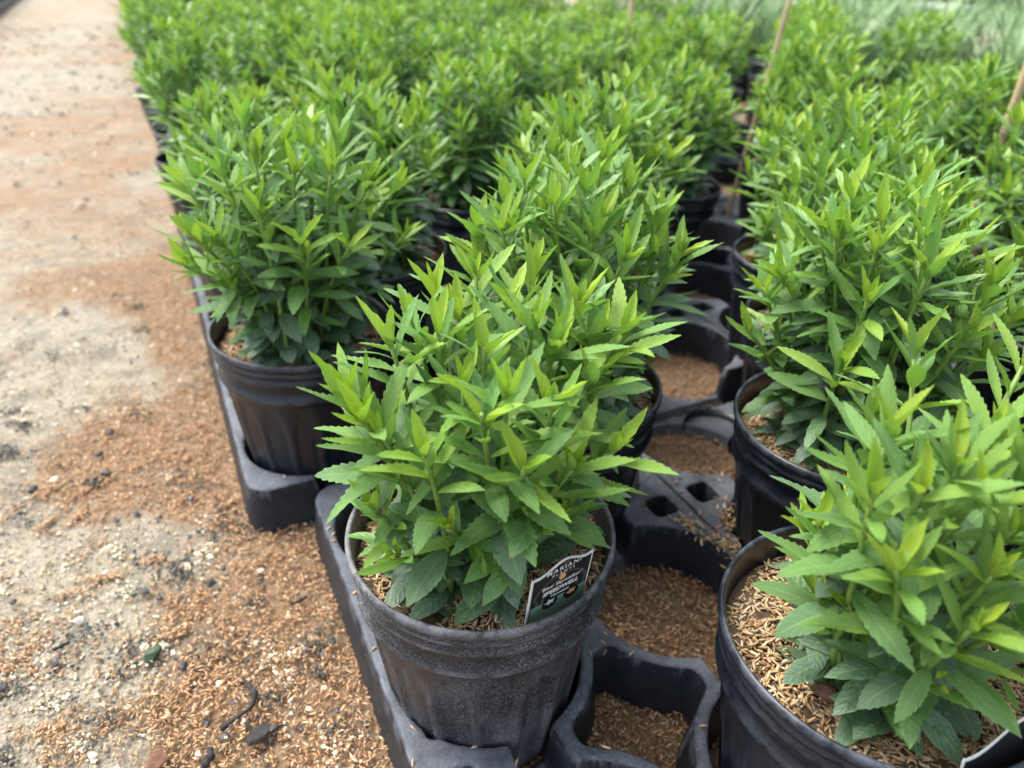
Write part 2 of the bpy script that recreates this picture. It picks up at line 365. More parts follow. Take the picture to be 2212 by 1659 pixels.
# ------------------------------------------------------------------ tray mesh from a plan drawing (marching squares)
def tray_mesh(step, name, handle=True):
    pk = [(MARG+r_*PITCHT, MARGV+c_*PV) for r_ in range(4) for c_ in range(2)]
    posts = [(MARG+(r_+.5)*PITCHT, MARGV+.5*PV) for r_ in range(3)]
    RP = .0685
    def smin(a, b, k=.006):
        h = np.clip(.5+.5*(b-a)/k, 0, 1); return b*(1-h)+a*h-k*h*(1-h)
    def smax(a, b, k=.006): return -smin(-a, -b, k)
    def sdf(x, y):   # negative inside the plastic
        qx = np.abs(x-TL/2)-(TL/2-.022); qy = np.abs(y-TW/2)-(TW/2-.022)
        d = np.hypot(np.maximum(qx, 0), np.maximum(qy, 0))+np.minimum(np.maximum(qx, qy), 0)-.022
        for a, b in pk: d = smax(d, RP-np.hypot(x-a, y-b))
        for a, b in posts:
            hx, hy = np.abs(x-a), np.abs(y-b)
            e = np.maximum(hx, hy)-.051
            for p, q in pk:
                if abs(p-a) < .1 and abs(q-b) < .1: e = smax(e, RP+.0088-np.hypot(x-p, y-q), .006)
            d = smax(d, -e, .003)
        for r_ in range(3):
            for yy in (.023, TW-.023):
                e = (np.abs(x-(MARG+(r_+.5)*PITCHT))**5+np.abs(y-yy)**5)**(1/5)-.0125
                d = smax(d, -e, .003)
        for yy in (.0205, TW-.0205):
            e = np.hypot(np.maximum(np.abs(x-(MARG+2*PITCHT-.030))-.008, 0), y-yy)-.0055
            d = smax(d, -e, .003)
        return d
    def top(x, y):
        best = np.full(np.shape(x), 1e9)
        ctr = posts+[(MARG+(r_+.5)*PITCHT, yy) for r_ in range(-1, 4) for yy in (0, TW)]
        for a, b in ctr: best = np.minimum(best, np.maximum(np.abs(x-a)*.74, np.abs(y-b)))
        q = np.clip((best-.0605)/.007, 0, 1); q = q*q*(3-2*q)
        z = .049-.038*q
        long_edge = np.minimum(y, TW-y)
        keep = np.clip((.034-long_edge)/.008, 0, 1)
        return np.maximum(z, .049*keep+z*(1-keep))
    gx = np.arange(-.004, TL+.004+step, step); gy = np.arange(-.004, TW+.004+step, step)
    GX, GY = np.meshgrid(gx, gy, indexing='ij'); D = sdf(GX, GY)
    D = np.where(np.abs(D) < 1e-6, 1e-6, D)
    nxg, nyg = D.shape
    pts = []; idx = {}; faces = []; bnd = []
    ins = D < 0
    ids = -np.ones(D.shape, int)
    ii = np.argwhere(ins); ids[ins] = np.arange(len(ii))
    pts = [(gx[a], gy[b]) for a, b in ii]
    def ev(a, b, c, d):
        key = (a, b, c, d) if (a, b) < (c, d) else (c, d, a, b)
        if key in idx: return idx[key]
        t = D[a, b]/(D[a, b]-D[c, d])
        pts.append((gx[a]+(gx[c]-gx[a])*t, gy[b]+(gy[d]-gy[b])*t)); idx[key] = len(pts)-1
        return idx[key]
    cnt = ins[:-1, :-1].astype(int)+ins[1:, :-1]+ins[1:, 1:]+ins[:-1, 1:]
    full = np.argwhere(cnt == 4)
    quads = np.stack([ids[full[:, 0], full[:, 1]], ids[full[:, 0]+1, full[:, 1]], ids[full[:, 0]+1, full[:, 1]+1], ids[full[:, 0], full[:, 1]+1]], -1)
    tris = []
    for a, b in np.argwhere((cnt > 0) & (cnt < 4)):
        ring = [(a, b), (a+1, b), (a+1, b+1), (a, b+1)]; poly = []
        for q in range(4):
            p0, p1 = ring[q], ring[(q+1) % 4]
            if ins[p0]: poly.append((ids[p0], 0))
            if ins[p0] != ins[p1]: poly.append((ev(*p0, *p1), 1))
        n = len(poly)
        for q in range(1, n-1): tris.append([poly[0][0], poly[q][0], poly[q+1][0]])
        for q in range(n):
            if poly[q][1] and poly[(q+1) % n][1]:
                # leaving-crossing followed by entering-crossing is the cut edge
                bnd.append((poly[q][0], poly[(q+1) % n][0]))
    P = np.array(pts); d = sdf(P[:, 0], P[:, 1]); zt = top(P[:, 0], P[:, 1])
    BV = .0017; q = np.clip(1+d/BV, 0, 1)
    z = zt-BV*(1-np.sqrt(np.clip(1-q*q, 0, 1)))
    V = np.stack([P[:, 0], P[:, 1], z], -1)
    # walls: three rings below every cut edge, flaring outwards
    bi = sorted({a for e in bnd for a in e}); mp = {a: n for n, a in enumerate(bi)}
    bp = P[bi]; e_ = 5e-4
    gxn = (sdf(bp[:, 0]+e_, bp[:, 1])-sdf(bp[:, 0]-e_, bp[:, 1])); gyn = (sdf(bp[:, 0], bp[:, 1]+e_)-sdf(bp[:, 0], bp[:, 1]-e_))
    nn = np.hypot(gxn, gyn)+1e-9; nrm = np.stack([gxn/nn, gyn/nn], -1)
    lowz = np.full(len(bi), .001)
    rows = []; base = len(V); allV = [V]
    for fr, fl in ((0, .0), (.5, .0028), (1, .0055)):
        zz = z[bi]*(1-fr)+lowz*fr
        allV.append(np.concatenate([bp+nrm*fl, zz[:, None]], 1))
    V = np.concatenate(allV); nb = len(bi); wq = []
    for a, b in bnd:
        ia, ib = mp[a], mp[b]
        for s in range(2): wq.append([base+s*nb+ib, base+s*nb+ia, base+(s+1)*nb+ia, base+(s+1)*nb+ib])
    return mesh_np(name, V, [quads, np.array(tris), np.array(wq)])
TRAY_FINE = tray_mesh(.0021, 'tray_fine'); TRAY_LOW = tray_mesh(.007, 'tray_low')
zrot = ROW+math.pi/2      # local x runs along u
def tray_obj(u0, v0, me, label, group=None, dz=0.0):
    # local y must run along +v: mirror-free placement puts y along -v, so start from the far side
    x, y = uvw(u0, v0+TW)
    o = obj('pot_tray', me, M['tray']); o.location = (x, y, dz); o.rotation_euler = (0, 0, zrot)
    return tag(o, label, 'tray', group)
lab_tray = {(0, 0): 'grey black plastic pot tray with long open corner rim around the dusty front pot',
            (0, 1): 'black plastic pot tray with hull-littered rim right of the dusty pot',
            (1, 0): 'black plastic pot tray notched at its corner beside the hull path',
            (1, 1): 'black plastic pot tray with square holes behind the middle plant'}
NEART = {}
for (b, tcol, u0, v0) in trays:
    x, y = uvw(u0+TL/2, v0+TW/2)
    if b <= 1 and tcol <= 2:
        lab = lab_tray.get((b, tcol), 'black plastic pot tray mostly hidden under the crowded speedwell pots')
        NEART[(b, tcol)] = tray_obj(u0, v0, TRAY_FINE, lab, None if (b, tcol) in lab_tray else 'trays hidden under the crowded bed')
    elif tcol == 0:
        tray_obj(u0, v0, TRAY_LOW, 'black plastic pot tray along the path edge further down the bed', 'trays along the path edge')
    elif b <= 3:
        tray_obj(u0, v0, TRAY_LOW, 'black plastic pot tray mostly hidden under the crowded speedwell pots', 'trays hidden under the crowded bed')

# ------------------------------------------------------------------ pot meshes
BODY = [(.0, .005), (.054, .005), (.0595, .003), (.0620, .006)]
zz = np.linspace(.012, .128, 13)
BODY += [(.0620+(.0768-.0620)*(z-.006)/.129, z) for z in zz]
BODY += [(.0768, .133), (.0796, .1355), (.0806, .1380), (.0800, .1408), (.0778, .1430), (.0778, .1490), (.0784, .1540)]
RIM = [(.0784, .1540), (.0808, .1556), (.0815, .1576), (.0806, .1596), (.0797, .1612), (.0798, .1630), (.0813, .1642), (.0819, .1658), (.0811, .1674), (.0803, .1686), (.0808, .1702), (.0828, .1712), (.0838, .1740), (.0835, .1768), (.0822, .1782), (.0808, .1780), (.0800, .1762), (.0792, .1690), (.0784, .1560), (.0776, .1450)]
def flute(r, z, A, I):
    NP = 16; ph = (A*NP/(2*math.pi)) % 1-.5; q = np.clip((.41-np.abs(ph))/.035, 0, 1)
    topz = .125-.010*(ph/.4)**2*2
    t = np.clip((topz-z)/.004, 0, 1)*np.clip((z-.011)/.003, 0, 1)
    return r-.0022*q*t
POT = {}
for nm, seg in (('fine', 192), ('mid', 96), ('low', 36)):
    V, F = lathe(BODY if nm != 'low' else BODY[:4]+BODY[4::4]+BODY[17:19]+BODY[21:], seg, flute if nm != 'low' else None)
    b_ = mesh_np('pot_'+nm, V, F)
    V, F = lathe(RIM if nm != 'low' else RIM[::2]+[RIM[-1]], seg); r_ = mesh_np('rim_'+nm, V, F)
    POT[nm] = (b_, r_)
POTD = (POT['fine'][0].copy(), POT['fine'][1].copy())
for p in POT.values():
    for q in p: q.materials.append(M['pot'])
for q in POTD: q.materials.append(M['pot_dusty'])
SOIL = .159
def soil_h(x, y, r): return SOIL+.004*(fbm(x+r, y-r, .04, int(r*97))-.5)*2-.004*np.clip(np.hypot(x, y)/.078, 0, 1)**4
MULCH = {}
def mulch_mesh(seed, n, fine):
    r = np.random.default_rng(seed)
    rr = .0775*np.sqrt(r.uniform(0, 1, n)); a = r.uniform(0, 2*math.pi, n)
    x, y = rr*np.cos(a), rr*np.sin(a); sx_ = seed*.37
    keep = fbm(x+sx_, y, .03, seed) < .72
    x, y = x[keep], y[keep]
    P = np.stack([x, y, soil_h(x, y, sx_)+r.uniform(0, .0035, len(x))], -1)
    V, F, C = hulls(P, r, STRAW, tilt=.32, fine=fine)
    return mesh_np('mulch', V, F, attrs={'col': C})
def soil_mesh():
    ra = np.linspace(0, .0785, 8)[1:]; a = np.arange(32)*2*math.pi/32
    V = [(0, 0, SOIL-.002)]
    for q in ra: V += [(q*math.cos(t), q*math.sin(t), SOIL-.002+.003*(vnoise(q*math.cos(t)+5, q*math.sin(t)+5, .02)-.5)) for t in a]
    T3 = [[0, 1+i, 1+(i+1) % 32] for i in range(32)]
    Q = [[1+k_*32+i, 1+(k_+1)*32+i, 1+(k_+1)*32+(i+1) % 32, 1+k_*32+(i+1) % 32] for k_ in range(6) for i in range(32)]
    return mesh_np('soil', V, [np.array(T3), np.array(Q)])
SOILM = soil_mesh()
MUL_NEAR = [mulch_mesh(3, 5000, True), mulch_mesh(8, 5000, True)]
MUL_MID = [mulch_mesh(21, 1500, False), mulch_mesh(22, 1500, False)]
MUL_LOW = mulch_mesh(31, 420, False)

# ------------------------------------------------------------------ leaves
def leaf_arrays(L, W, arch, fold, rev, twist, ser, age, a, b, nst, ncol, r, wav=0.):
    t = np.linspace(0, 1, nst)
    wv = np.sin(math.pi*t**a)**b*(1-.12*t); wv = wv/wv.max()*W/2
    wv = np.maximum(wv, .0009*(1-t)**.5)
    wv[-1] = .0001
    th = -arch*(t**1.3)
    dx = np.cos(th); dz = np.sin(th)
    cx = np.concatenate([[0], np.cumsum((dx[1:]+dx[:-1])/2)])*L/(nst-1)
    cz = np.concatenate([[0], np.cumsum((dz[1:]+dz[:-1])/2)])*L/(nst-1)
    s = np.linspace(-1, 1, ncol); V = []; UV = []
    side = r.normal(0, .06)*L
    zig = np.where(np.arange(nst) % 2 == 1, 1., -1.)
    for i in range(nst):
        f = fold*(1-.55*t[i]); tw = twist*t[i]
        for q in s:
            ww = wv[i]*abs(q); xo = 0.
            if abs(q) == 1 and ser and 2 <= i < nst-2:
                ww *= 1+ser*zig[i]; xo = .012*L*zig[i]
            yy = math.copysign(ww*math.cos(f), q) if q else 0.
            zl = ww*math.sin(f)-rev*(q*q)*wv[i]+wav*W*math.sin(t[i]*9+q*1.5)*abs(q)*(t[i]*(1-t[i])*4)
            yy, zl = yy*math.cos(tw)-zl*math.sin(tw), yy*math.sin(tw)+zl*math.cos(tw)
            V.append((cx[i]+xo*dx[i]-dz[i]*zl, yy+side*t[i]**2, cz[i]+xo*dz[i]+dx[i]*zl)); UV.append((t[i], q))
    i, j = np.meshgrid(np.arange(nst-1), np.arange(ncol-1), indexing='ij')
    F = np.stack([i*ncol+j, (i+1)*ncol+j, (i+1)*ncol+j+1, i*ncol+j+1], -1).reshape(-1, 4)
    V = np.array(V)
    return V, F, np.array(UV), np.full(len(V), age)+.10*(np.array(UV)[:, 0]-.5)
CATS = ['tip', 'upper', 'mid', 'low']
NV = 7
LIB = {}
def build_lib():
    r = np.random.default_rng(4)
    for lod, (nst, ncol, ser) in {'fine': (23, 5, 1), 'mid': (10, 5, 1), 'low': (5, 3, 0)}.items():
        r = np.random.default_rng(4)
        for c in CATS:
            for v in range(NV):
                u = r.uniform
                if c == 'tip': p = dict(L=1, W=u(.28, .36), arch=u(-.45, .25), fold=u(.7, 1.05), rev=0., twist=u(-.2, .2), ser=.07*ser, age=u(.0, .16), a=.75, b=.9)
                elif c == 'upper': p = dict(L=1, W=u(.21, .268), arch=u(-.35, .75), fold=u(.5, .95), rev=u(.0, .45), twist=u(-.35, .35), ser=.085*ser, age=u(.2, .48), a=.86, b=.74)
                elif c == 'mid': p = dict(L=1, W=u(.25, .315), arch=u(-.1, .8), fold=u(.25, .6), rev=u(0, .3), twist=u(-.4, .4), ser=.08*ser, age=u(.45, .72), a=.92, b=.78)
                else: p = dict(L=1, W=u(.34, .43), arch=u(.2, .9), fold=u(.1, .35), rev=u(0, .2), twist=u(-.4, .4), ser=.04*ser, age=u(.72, 1.0), a=.98, b=.85)
                arr = leaf_arrays(nst=nst, ncol=ncol, r=np.random.default_rng(v+100*CATS.index(c)), wav=u(.0, .10), **p)
                me = None
                if lod != 'low':
                    V, F, UV, A = arr; me = mesh_np('leaf_%s_%s' % (c, lod), V, F, attrs={'age': A}, uvs=UV); me.materials.append(M['leaf'])
                LIB[lod, c, v] = (arr, me)
build_lib()

def norm(a): return a/(np.linalg.norm(a)+1e-12)
def make_shoots(r, tips=None, n=30, rad=.100, ztop=.345, extra=8):
    """list of (base, tip) in pot coordinates"""
    out = []
    if tips is None:
        tips = []
        ga = 2.39996; ph = r.uniform(0, 6.28)
        for i in range(n):
            q = math.sqrt((i+.4)/n); a = ph+i*ga+r.normal(0, .2); rho = rad*q*r.uniform(.9, 1.08)
            tips.append((rho*math.cos(a), rho*math.sin(a), ztop-.130*(1-math.sqrt(1-(.96*q)**2))+r.normal(0, .008)-(.014 if r.uniform() < .2 else 0)))
    else: ph = r.uniform(0, 6.28)
    for i in range(extra):
        a = ph+i*2.1+r.normal(0, .25); rho = rad*r.uniform(.30, .78)
        tips = list(tips)+[(rho*math.cos(a), rho*math.sin(a), r.uniform(.200, .250))]
    for t in tips:
        t = np.array(t, float); rho = math.hypot(t[0], t[1]); k_ = min(1., .050/(rho+1e-6))*r.uniform(.55, .85)
        k_ = min(k_, .6)
        b = np.array([t[0]*k_+r.normal(0, .006), t[1]*k_+r.normal(0, .006), SOIL-.006]); out.append((b, t))
    return out
def make_plant(r, shoots, sparse=1.0, big_=1.0):
    """stems: list of (pts, rads, [leaf (cat, variant, 4x4, z, size)])"""
    stems = []
    for b, t in shoots:
        S = np.linalg.norm(t-b); c1 = b+np.array([(t-b)[0]*.15, (t-b)[1]*.15, (t-b)[2]*.55])
        q = np.linspace(0, 1, 9)[:, None]
        pts = (1-q)**2*b+2*q*(1-q)*c1+q**2*t
        def P(s): return (1-s)**2*b+2*s*(1-s)*c1+s*s*t
        def T(s): return norm(2*(1-s)*(c1-b)+2*s*(t-c1))
        rads = np.linspace(.0021, .0012, 9)
        leaves = []; az = r.uniform(0, 6.28); s = .010/S if S > .09 else .006/S
        while s < .985:
            top = (1-s)*S                                  # distance below the tip
            ax = T(s); p = P(s)
            ax = norm(ax+np.array([0, 0, .9]))             # rosettes turn up to the light
            e1 = norm(np.cross(ax, [1., 0, 0] if abs(ax[0]) < .8 else [0, 1., 0])); e2 = np.cross(ax, e1)
            hgt = p[2]-SOIL
            if top < .004: cat, L, el = 'tip', r.uniform(.013, .020), r.uniform(1.2, 1.45)
            elif top < .009: cat, L, el = 'tip', r.uniform(.022, .032), r.uniform(.98, 1.28)
            elif top < .019: cat, L, el = 'upper', r.uniform(.031, .041), r.uniform(.82, 1.15)
            elif top < .045: cat, L, el = 'upper', r.uniform(.034, .044), r.uniform(.50, .92)
            elif top < .080: cat, L, el = 'mid', r.uniform(.036, .047), r.uniform(.1, .6)
            else: cat, L, el = 'low', r.uniform(.030, .040), r.uniform(-.15, .45)
            L *= big_
            if S < .10: L *= .8
            if hgt < .02 and cat != 'tip': cat = 'low'
            for kk in range(2 if r.uniform() < .93 else 3):
                if hgt < .06 and r.uniform() < .12: continue
                a = az+kk*math.pi+r.normal(0, .22)
                rad = e1*math.cos(a)+e2*math.sin(a)
                el_ = el+r.normal(0, .13)
                d = norm(rad*math.cos(el_)+ax*math.sin(el_)+np.array([0, 0, -.05]))
                z = norm(ax-d*np.dot(ax, d)); y = np.cross(z, d)
                Lk = L*r.uniform(.88, 1.12)
                if p[2]+d[2]*Lk < SOIL+.004: d = norm(d+np.array([0, 0, .55])); z = norm(ax-d*np.dot(ax, d)); y = np.cross(z, d)
                m_ = np.eye(4); m_[:3, 0] = d*Lk; m_[:3, 1] = y*Lk; m_[:3, 2] = z*Lk
                m_[:3, 3] = p+rad*.0008
                leaves.append((cat, int(r.integers(NV)), m_, p[2], Lk))
            az += math.pi/2+r.normal(0, .15)
            step = .003 if top < .006 else .0046 if top < .018 else .010 if top < .04 else .0150 if top < .095 else .0175
            s += step*r.uniform(.85, 1.2)/S*sparse
        stems.append((pts, rads, leaves))
    return stems
def join_leaves(leaves, lod):
    Vs, Fs, Us, As, o = [], [], [], [], 0
    for cat, v, m_, z, L in leaves:
        V, F, U, A = LIB[lod, cat, v][0]
        Vs.append(V@m_[:3, :3].T+m_[:3, 3]); Fs.append(F+o); Us.append(U); As.append(A); o += len(V)
    return np.concatenate(Vs), np.concatenate(Fs), np.concatenate(Us), np.concatenate(As)
def join_stems(stems, seg, every=1):
    Vs, Qs, Ts, o = [], [], [], 0
    for pts, rads, _ in stems:
        V, Q, T3 = tube(pts[::every], rads[::every], seg); Vs.append(V); Qs.append(Q+o); Ts.append(T3+o); o += len(V)
    return np.concatenate(Vs), [np.concatenate(Qs), np.concatenate(Ts)]
def mat4(m_): return Matrix([list(map(float, row)) for row in m_])

def base_plant(loc, pot, mulch, tilt=(0, 0), rz=0., scale=1.):
    p = empty('potted_plant', loc, (tilt[0], tilt[1], rz), scale)
    b = obj('pot', pot[0], None, p); obj('rim', pot[1], None, b)
    obj('soil', SOILM, M['soil'], p)
    mu = obj('hull_mulch', mulch, M['hull'], p); tag(mu, kind='stuff')
    return p
def near_plant(loc, seed, pot, mulch, tips=None, lod='fine', tilt=(0, 0), cap=295, clear=None, size=1., **kw):
    r = np.random.default_rng(seed)
    p = base_plant(loc, pot, mulch, tilt)
    stems = make_plant(r, make_shoots(r, tips, **kw), 1.0, size)
    if clear:      # no leaf hangs in front of the tag
        def hangs(l):
            for f_ in (.45, .75, 1.):
                q = l[2][:3, 3]+l[2][:3, 0]*f_+np.array(loc); q = q-[0, 0, CAM_H]; dep = q[1]*cp-q[2]*sp
                X_, Y_ = FPX*q[0]/dep, -FPX*(q[1]*sp+q[2]*cp)/dep; X_, Y_ = PW/2+cr*X_-sr*Y_, PH/2+sr*X_+cr*Y_
                if clear[0] < X_ < clear[2] and clear[1] < Y_ < clear[3]: return True
            return False
        stems = [(a_, b_, [l for l in c_ if not hangs(l)]) for a_, b_, c_ in stems]
    allv = [l for s in stems for l in s[2]]
    # the largest leaves are parts; what exceeds the limit is joined
    drop = set()
    if len(allv) > cap:
        order = sorted(range(len(allv)), key=lambda i: allv[i][4] if allv[i][3] > SOIL+.04 else allv[i][4]*.5)
        drop = set(order[:len(allv)-cap])
    n = 0; rest = []
    for pts, rads, leaves in stems:
        V, Q, T3 = tube(pts, rads, 7)
        so = obj('stem', mesh_np('stem', V, [Q, T3]), M['stem'], p)
        for l in leaves:
            if n in drop: rest.append(l)
            else:
                lo = obj('leaf', LIB[lod, l[0], l[1]][1], None, so); lo.matrix_basis = mat4(l[2])
            n += 1
    if rest:
        V, F, U, A = join_leaves(rest, 'mid')
        tag(obj('small_leaves', mesh_np('small_leaves', V, F, attrs={'age': A}, uvs=U), M['leaf'], p), kind='stuff')
    return p
def zA(x, y): return (619.4+.4268*x, 442.4+.4268*y)
def zD(x, y): return (1520+.5466*x, 752+.5466*y)
def tips_from(lst, conv, c):
    out = []
    for x, y, z in lst:
        q = at(*conv(x, y), z); out.append((q[0]-c[0], q[1]-c[1], z))
    return out
TA = tips_from([(960, 330, .328), (745, 430, .318), (1250, 590, .320), (1490, 480, .322), (1720, 640, .312), (520, 690, .310), (765, 640, .315), (985, 1060, .303), (1110, 980, .308),
                (1340, 1010, .302), (690, 1240, .284), (370, 1080, .285), (1200, 1340, .280), (1450, 1340, .270), (1680, 1230, .268), (440, 1540, .232), (810, 1640, .236), (1240, 1580, .237),
                (1260, 310, .320), (1130, 490, .312), (890, 890, .303), (1570, 870, .298), (280, 930, .288), (620, 560, .312), (1380, 700, .31), (1600, 620, .312), (480, 1150, .272), (1000, 720, .312), (860, 540, .314)], zA, NEAR['A'])
TD = tips_from([(880, 330, .318), (780, 290, .300), (800, 600, .303), (1000, 590, .308), (1150, 460, .318), (1260, 600, .308), (1290, 340, .312), (550, 690, .268), (545, 980, .222), (660, 1040, .226),
                (890, 910, .283), (1190, 1150, .258), (1000, 1340, .212), (960, 1020, .250), (1290, 930, .280), (1360, 760, .295), (1420, 500, .31), (1400, 1150, .25)], zD, NEAR['D'])
TD += [(.06, .05, .315), (.02, .08, .31), (.08, -.02, .30)]
pl = near_plant((*NEAR['A'], 0), 101, POTD, MUL_NEAR[0], TA, extra=4, size=1.06, clear=(1150, 1200, 1300, 1335))
tag(pl, 'leafy green speedwell in a dusty grey black pot holding the printed plant tag', 'potted plant', 'near speedwell plants')
plants = {'A': pl}
pl = near_plant((*NEAR['D'], 0), 102, POT['fine'], MUL_NEAR[1], TD, extra=4, size=.92, tilt=(math.radians(-1), math.radians(-2)))
tag(pl, 'speedwell in a shiny black pot with straw hull mulch and a brown bark chunk', 'potted plant', 'near speedwell plants'); plants['D'] = pl
for key, seed, mu, lab, kw in (
        ('B', 103, 0, 'bushy speedwell in a black pot standing at the notched tray corner beside the path', dict(n=37, rad=.106, ztop=.352)),
        ('C', 104, 1, 'speedwell in a glossy black pot directly behind the pot with the bark chunk', dict(n=36, rad=.092, ztop=.350)),
        ('E', 105, 0, 'speedwell in a black pot directly behind the dusty tagged pot', dict(n=36, rad=.092, ztop=.356)),
        ('G', 106, 1, 'speedwell in the second black pot behind the pot with the bark chunk', dict(n=36, rad=.092, ztop=.350)),
        ('H', 107, 0, 'speedwell in the third black pot behind the pot with the bark chunk', dict(n=36, rad=.092, ztop=.350))):
    pl = near_plant((*NEAR[key], 0), seed, POT['fine'], MUL_NEAR[mu], lod='fine' if key in 'BCE' else 'mid', **kw,
                    tilt={'B': (0, math.radians(1.5)), 'C': (0, math.radians(-2.5))}.get(key, (0, 0)))
    tag(pl, lab, 'potted plant', 'near speedwell plants'); plants[key] = pl

# prototypes for the rest of the bed
def proto_mid(seed):
    r = np.random.default_rng(seed)
    p = base_plant((0, 0, 0), POT['mid'], MUL_MID[seed % 2])
    stems = make_plant(r, make_shoots(r, n=32, rad=.087, ztop=.352, extra=6))
    V, F = join_stems(stems, 5, 2); so = tag(obj('stems', mesh_np('stems', V, F), M['stem'], p), kind='stuff')
    allv = [l for s in stems for l in s[2]]
    order = sorted(range(len(allv)), key=lambda i: -(allv[i][3]*2+allv[i][4]*2+.25*math.hypot(allv[i][2][0, 3], allv[i][2][1, 3])))
    big = set(order[:130])
    for i in big:
        l = allv[i]; lo = obj('leaf', LIB['mid', l[0], l[1]][1], None, p); lo.matrix_basis = mat4(l[2])
    V, F, U, A = join_leaves([l for i, l in enumerate(allv) if i not in big], 'mid')
    tag(obj('lower_leaves', mesh_np('lower_leaves', V, F, attrs={'age': A}, uvs=U), M['leaf'], p), kind='stuff')
    return p
def proto_far(seed):
    r = np.random.default_rng(seed)
    p = base_plant((0, 0, 0), POT['low'], MUL_LOW)
    stems = make_plant(r, make_shoots(r, n=29, rad=.087, ztop=.352, extra=5), 1.1)
    V, F = join_stems(stems, 3, 4); tag(obj('stems', mesh_np('stems', V, F), M['stem'], p), kind='stuff')
    V, F, U, A = join_leaves([l for s in stems for l in s[2]], 'low')
    tag(obj('foliage', mesh_np('foliage', V, F, attrs={'age': A}, uvs=U), M['leaf'], p), kind='stuff')
    return p
PM = [proto_mid(s) for s in (201, 202, 203, 204, 205, 206)]; PF = [proto_far(s) for s in (301, 302, 303, 304, 305, 306)]
usedp = set()
taken = list(NEAR.values())
nrng = np.random.default_rng(77)
for (b, tcol, r_, c_, x, y) in pots:
    if min(math.hypot(x-a, y-q) for a, q in taken) < .125: continue
    jx, jy = nrng.normal(0, .012, 2); x, y = x+jx, y+jy
    d = math.hypot(x, y)
    if y < .12 and d < .45: continue                       # where the photographer stands
    if y < -.05: continue
    mid = d < 1.5 and y > .2 and abs(x) < y*.95+.15
    src = (PM if mid else PF)[int(nrng.integers(6))]
    if src.name in usedp: o = copy_tree(src)
    else: usedp.add(src.name); o = src
    o.location = (x, y, 0); o.rotation_euler = (nrng.normal(0, .03), nrng.normal(0, .03), nrng.uniform(0, 6.28))
    s = nrng.uniform(.86, 1.09); w_ = nrng.uniform(.96, 1.05); o.scale = (w_, w_, s)
    ordw = ['first', 'second', 'third', 'fourth', 'fifth', 'sixth', 'seventh', 'eighth', 'ninth', 'tenth', 'eleventh', 'twelfth', 'thirteenth', 'fourteenth', 'fifteenth', 'sixteenth']
    if mid and b >= 1 and r_+4*(b-1) < 16:
        tag(o, 'green speedwell in %s file from the path, %s rank behind the notched tray corner' % (ordw[tcol*2+c_], ordw[r_+4*(b-1)]), 'potted plant', 'speedwell plants inside the bed')
    elif mid and b == 0:
        tag(o, 'green speedwell in %s file from the path, level with rank %s of the front trays' % (ordw[tcol*2+c_], ordw[r_]), 'potted plant', 'speedwell plants inside the bed')
    elif tcol == 0 and c_ == 0:
        tag(o, 'bright green potted speedwell in the outermost row lining the path edge', 'potted plant', 'speedwell plants lining the path')
    else:
        tag(o, 'bright green potted speedwell crowded among its fellows inside the dense bed', 'potted plant', 'speedwell plants inside the bed')

# ------------------------------------------------------------------ printed plant tag in the dusty pot
def font_mesh(txt, size, shear=0., bold=0., spacing=1.):
    cu = bpy.data.curves.new('lettering', 'FONT'); cu.body = txt; cu.size = size; cu.shear = shear; cu.offset = bold; cu.space_character = spacing
    cu.align_x = 'CENTER'; cu.resolution_u = 3
    o = bpy.data.objects.new('tmp', cu); col.objects.link(o)
    dg = bpy.context.evaluated_depsgraph_get(); me = bpy.data.meshes.new_from_object(o.evaluated_get(dg))
    bpy.data.objects.remove(o); bpy.data.curves.remove(cu); return me
def slab(poly, th):
    n = len(poly); V = [(x, y, 0) for x, y in poly]+[(x, y, -th) for x, y in poly]
    me = bpy.data.meshes.new('slab'); me.from_pydata(V, [], [list(range(n)), list(range(2*n-1, n-1, -1))]+[[i, n+i, n+(i+1) % n, (i+1) % n] for i in range(n)]); me.update(); return me
